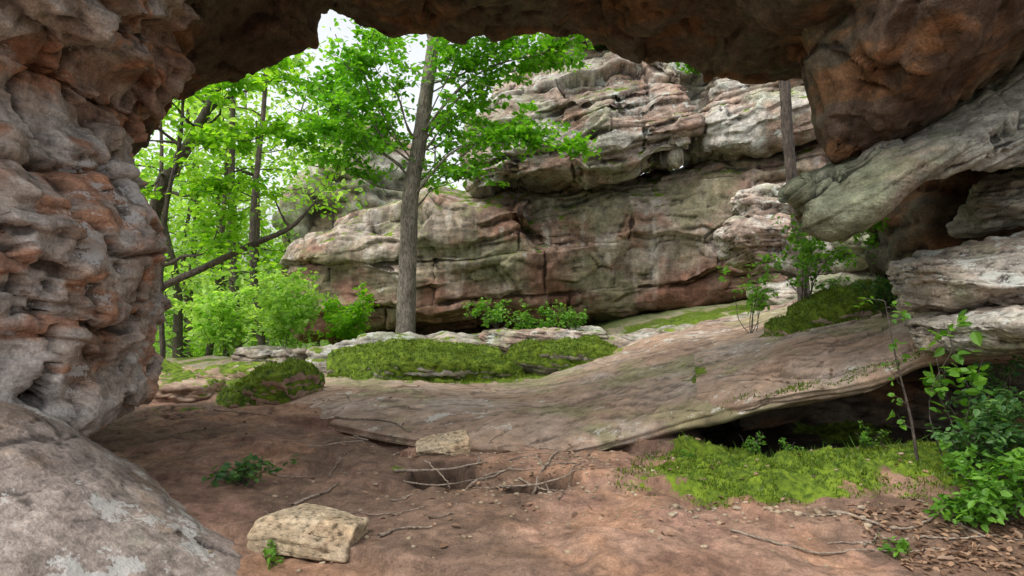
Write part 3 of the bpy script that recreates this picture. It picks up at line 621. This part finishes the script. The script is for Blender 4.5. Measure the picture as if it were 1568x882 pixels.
TW=[[(-1.75,5.6),(-1.4,5.7),(-1.25,6.0)],[(-1.5,6.2),(-1.35,5.9),(-1.28,5.85)],[(.05,5.6),(.3,5.4),(.5,5.45)],[(.15,4.9),(.3,5.1),(.42,5.5)],[(.2,5.2),(.3,4.8),(.35,4.7)],[(-.35,4.9),(-.2,4.95),(.0,5.05)],
      [(-3.6,7.6),(-3.0,7.2),(-2.6,7.1)],[(-1.5,4.45),(-1.35,4.65),(-1.3,4.9)],[(-1.9,5.1),(-1.75,4.95),(-1.55,5.0)],[(-.8,3.95),(-.65,4.05),(-.5,4.0)],[(1.3,3.9),(1.7,3.7),(2.2,3.75)],[(2.0,4.1),(2.4,3.95),(2.7,4.1)],[(2.2,3.9),(2.5,3.8),(2.9,3.85)],[(-1.9,7.0),(-1.3,6.8),(-1.0,6.4)]]
rg=np.random.default_rng(31)
for i in range(30):
    x,y=(rg.uniform(1.9,3.0),rg.uniform(3.7,4.2)) if i<10 else ((rg.normal(.1,.5),rg.normal(5,.35)) if i<20 else (rg.uniform(-2.2,0),rg.uniform(4.2,6.5)))
    a=rg.uniform(0,3.14); l=rg.uniform(.08,.22); TW.append([(x-l*math.cos(a),y-l*math.sin(a)),(x+rg.normal()*.02,y+rg.normal()*.02),(x+l*math.cos(a),y+l*math.sin(a))])
for i,pts in enumerate(TW): twig(pts,(.012 if i%2 else .009)*(.6 if i>13 else 1)).make('twig',m_twig)
for pts,r in [([(-.92,5.06),(-.54,5.12),(-.2,5.16)],.013),([(-.84,4.98),(-.55,4.93),(-.22,5.0)],.008),([(-.68,5.22),(-.52,5.0),(-.45,4.80)],.007),([(-.1,4.82),(.2,4.76),(.52,4.86)],.010),([(.05,4.98),(.2,4.78),(.32,4.6)],.008)]:
    twig(pts,r,1).make('exposed_root',m_twig)
rg=np.random.default_rng(9)
bm=bmesh.new(); bmesh.ops.create_icosphere(bm,subdivisions=2,radius=1); IV=np.array([v.co[:] for v in bm.verts]); IF=np.array([[v.index for v in f.verts] for f in bm.faces]); bm.free()
Vs=[];Fs=[];nn=0
for i in range(420):
    x=rg.uniform(-2,3.2); y=rg.uniform(3.5,6.2)
    if i<180: x=rg.normal(.2,.4); y=rg.normal(4.9,.35)
    if i>340: x=rg.uniform(.7,2.4); y=rg.normal(4.15,.08)
    s=rg.uniform(.005,.017)*(1.6 if i>390 else 1); V=IV*np.array([s*rg.uniform(.8,1.6),s,s*.6]); V=V*(1+.35*fbm(IV*1.5+i,2,i))[:,None]
    Vs.append(V+np.array([x,y,drop(x,y)+s*.2])); Fs.append(IF+nn); nn+=len(IV)
V=np.concatenate(Vs); mkrock('pebbles',V,np.concatenate(Fs),m_tan,np.full(len(V),.5),mul=.7)
# ---------------------------------------------------------------- background forest
e=empty('background_forest'); A=Acc(); C=[];C2=[]
rg=np.random.default_rng(77)
spots=[(y,rg.uniform(-.68,-.12)*y) for y in rg.uniform(18,60,60)]+[(rg.uniform(25,50),rg.uniform(-5,30)) for _ in range(14)]
for y,x in spots:
    if x>-7 and y<27: continue
    zg=float(G(np.array([x]),np.array([y]))[0]); H=rg.uniform(7,15)
    if x>-5: H=rg.uniform(6,9)
    top=np.array([x+rg.normal()*.8,y,zg+H]); P=wig((x,y,zg-.3),top,14,.02,0,rg); A.tube(P,np.linspace(rg.uniform(.09,.2),.03,14),7)
    for k in range(18):
        t=rg.uniform(.12,1); j=min(12,int(t*13)); l=rg.uniform(.8,2.8)*(1.2-.6*t); a=rg.uniform(0,6.28)
        c=P[j]+np.array([math.cos(a)*l,math.sin(a)*l,rg.uniform(-.1,.5)]); A.tube(wig(P[j],c,6,.05,.03,rg),np.linspace(.03,.008,6),4)
        m=int(rg.uniform(40,85)); cc=c+rg.normal(size=(m,3))*np.array([.75,.75,.28]); (C if rg.random()<.65 else C2).append(cc)
A.make('trunks',m_bark2,e)
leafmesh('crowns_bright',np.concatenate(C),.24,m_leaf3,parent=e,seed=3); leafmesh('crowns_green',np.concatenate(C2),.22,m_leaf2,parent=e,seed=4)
# ---------------------------------------------------------------- light, sky, camera
w=bpy.data.worlds.new("World"); scene.world=w; w.use_nodes=True; nt=w.node_tree
bg=nt.nodes['Background']; sky=nt.nodes.new('ShaderNodeTexSky'); sky.sky_type='NISHITA'; sky.sun_disc=False
sd=Vector((-.40,-.30,.88)).normalized()
sky.sun_elevation=math.asin(sd.z); sky.sun_rotation=math.atan2(sd.x,sd.y); sky.dust_density=4; sky.air_density=1; sky.ozone_density=1
hs=nt.nodes.new('ShaderNodeHueSaturation'); hs.inputs['Saturation'].default_value=.2; hs.inputs['Value'].default_value=2.05
nt.links.new(sky.outputs[0],hs.inputs['Color']); nt.links.new(hs.outputs[0],bg.inputs[0]); bg.inputs[1].default_value=.15
L=bpy.data.lights.new('sun','SUN'); L.energy=1.3; L.angle=math.radians(25); L.color=(1,.95,.87)
lo=bpy.data.objects.new('sun',L); scene.collection.objects.link(lo); lo.rotation_euler=(-sd).to_track_quat('-Z','Y').to_euler(); lo.location=(-5,3,15)
cam=bpy.data.cameras.new('camera'); cam.lens=22.96; cam.sensor_width=36; cam.clip_end=2000
co=bpy.data.objects.new('camera',cam); scene.collection.objects.link(co); co.location=(0,0,1.5); co.rotation_euler=(math.radians(90),0,0); scene.camera=co
scene.view_settings.view_transform='Standard'; scene.view_settings.look='None'; scene.view_settings.exposure=0
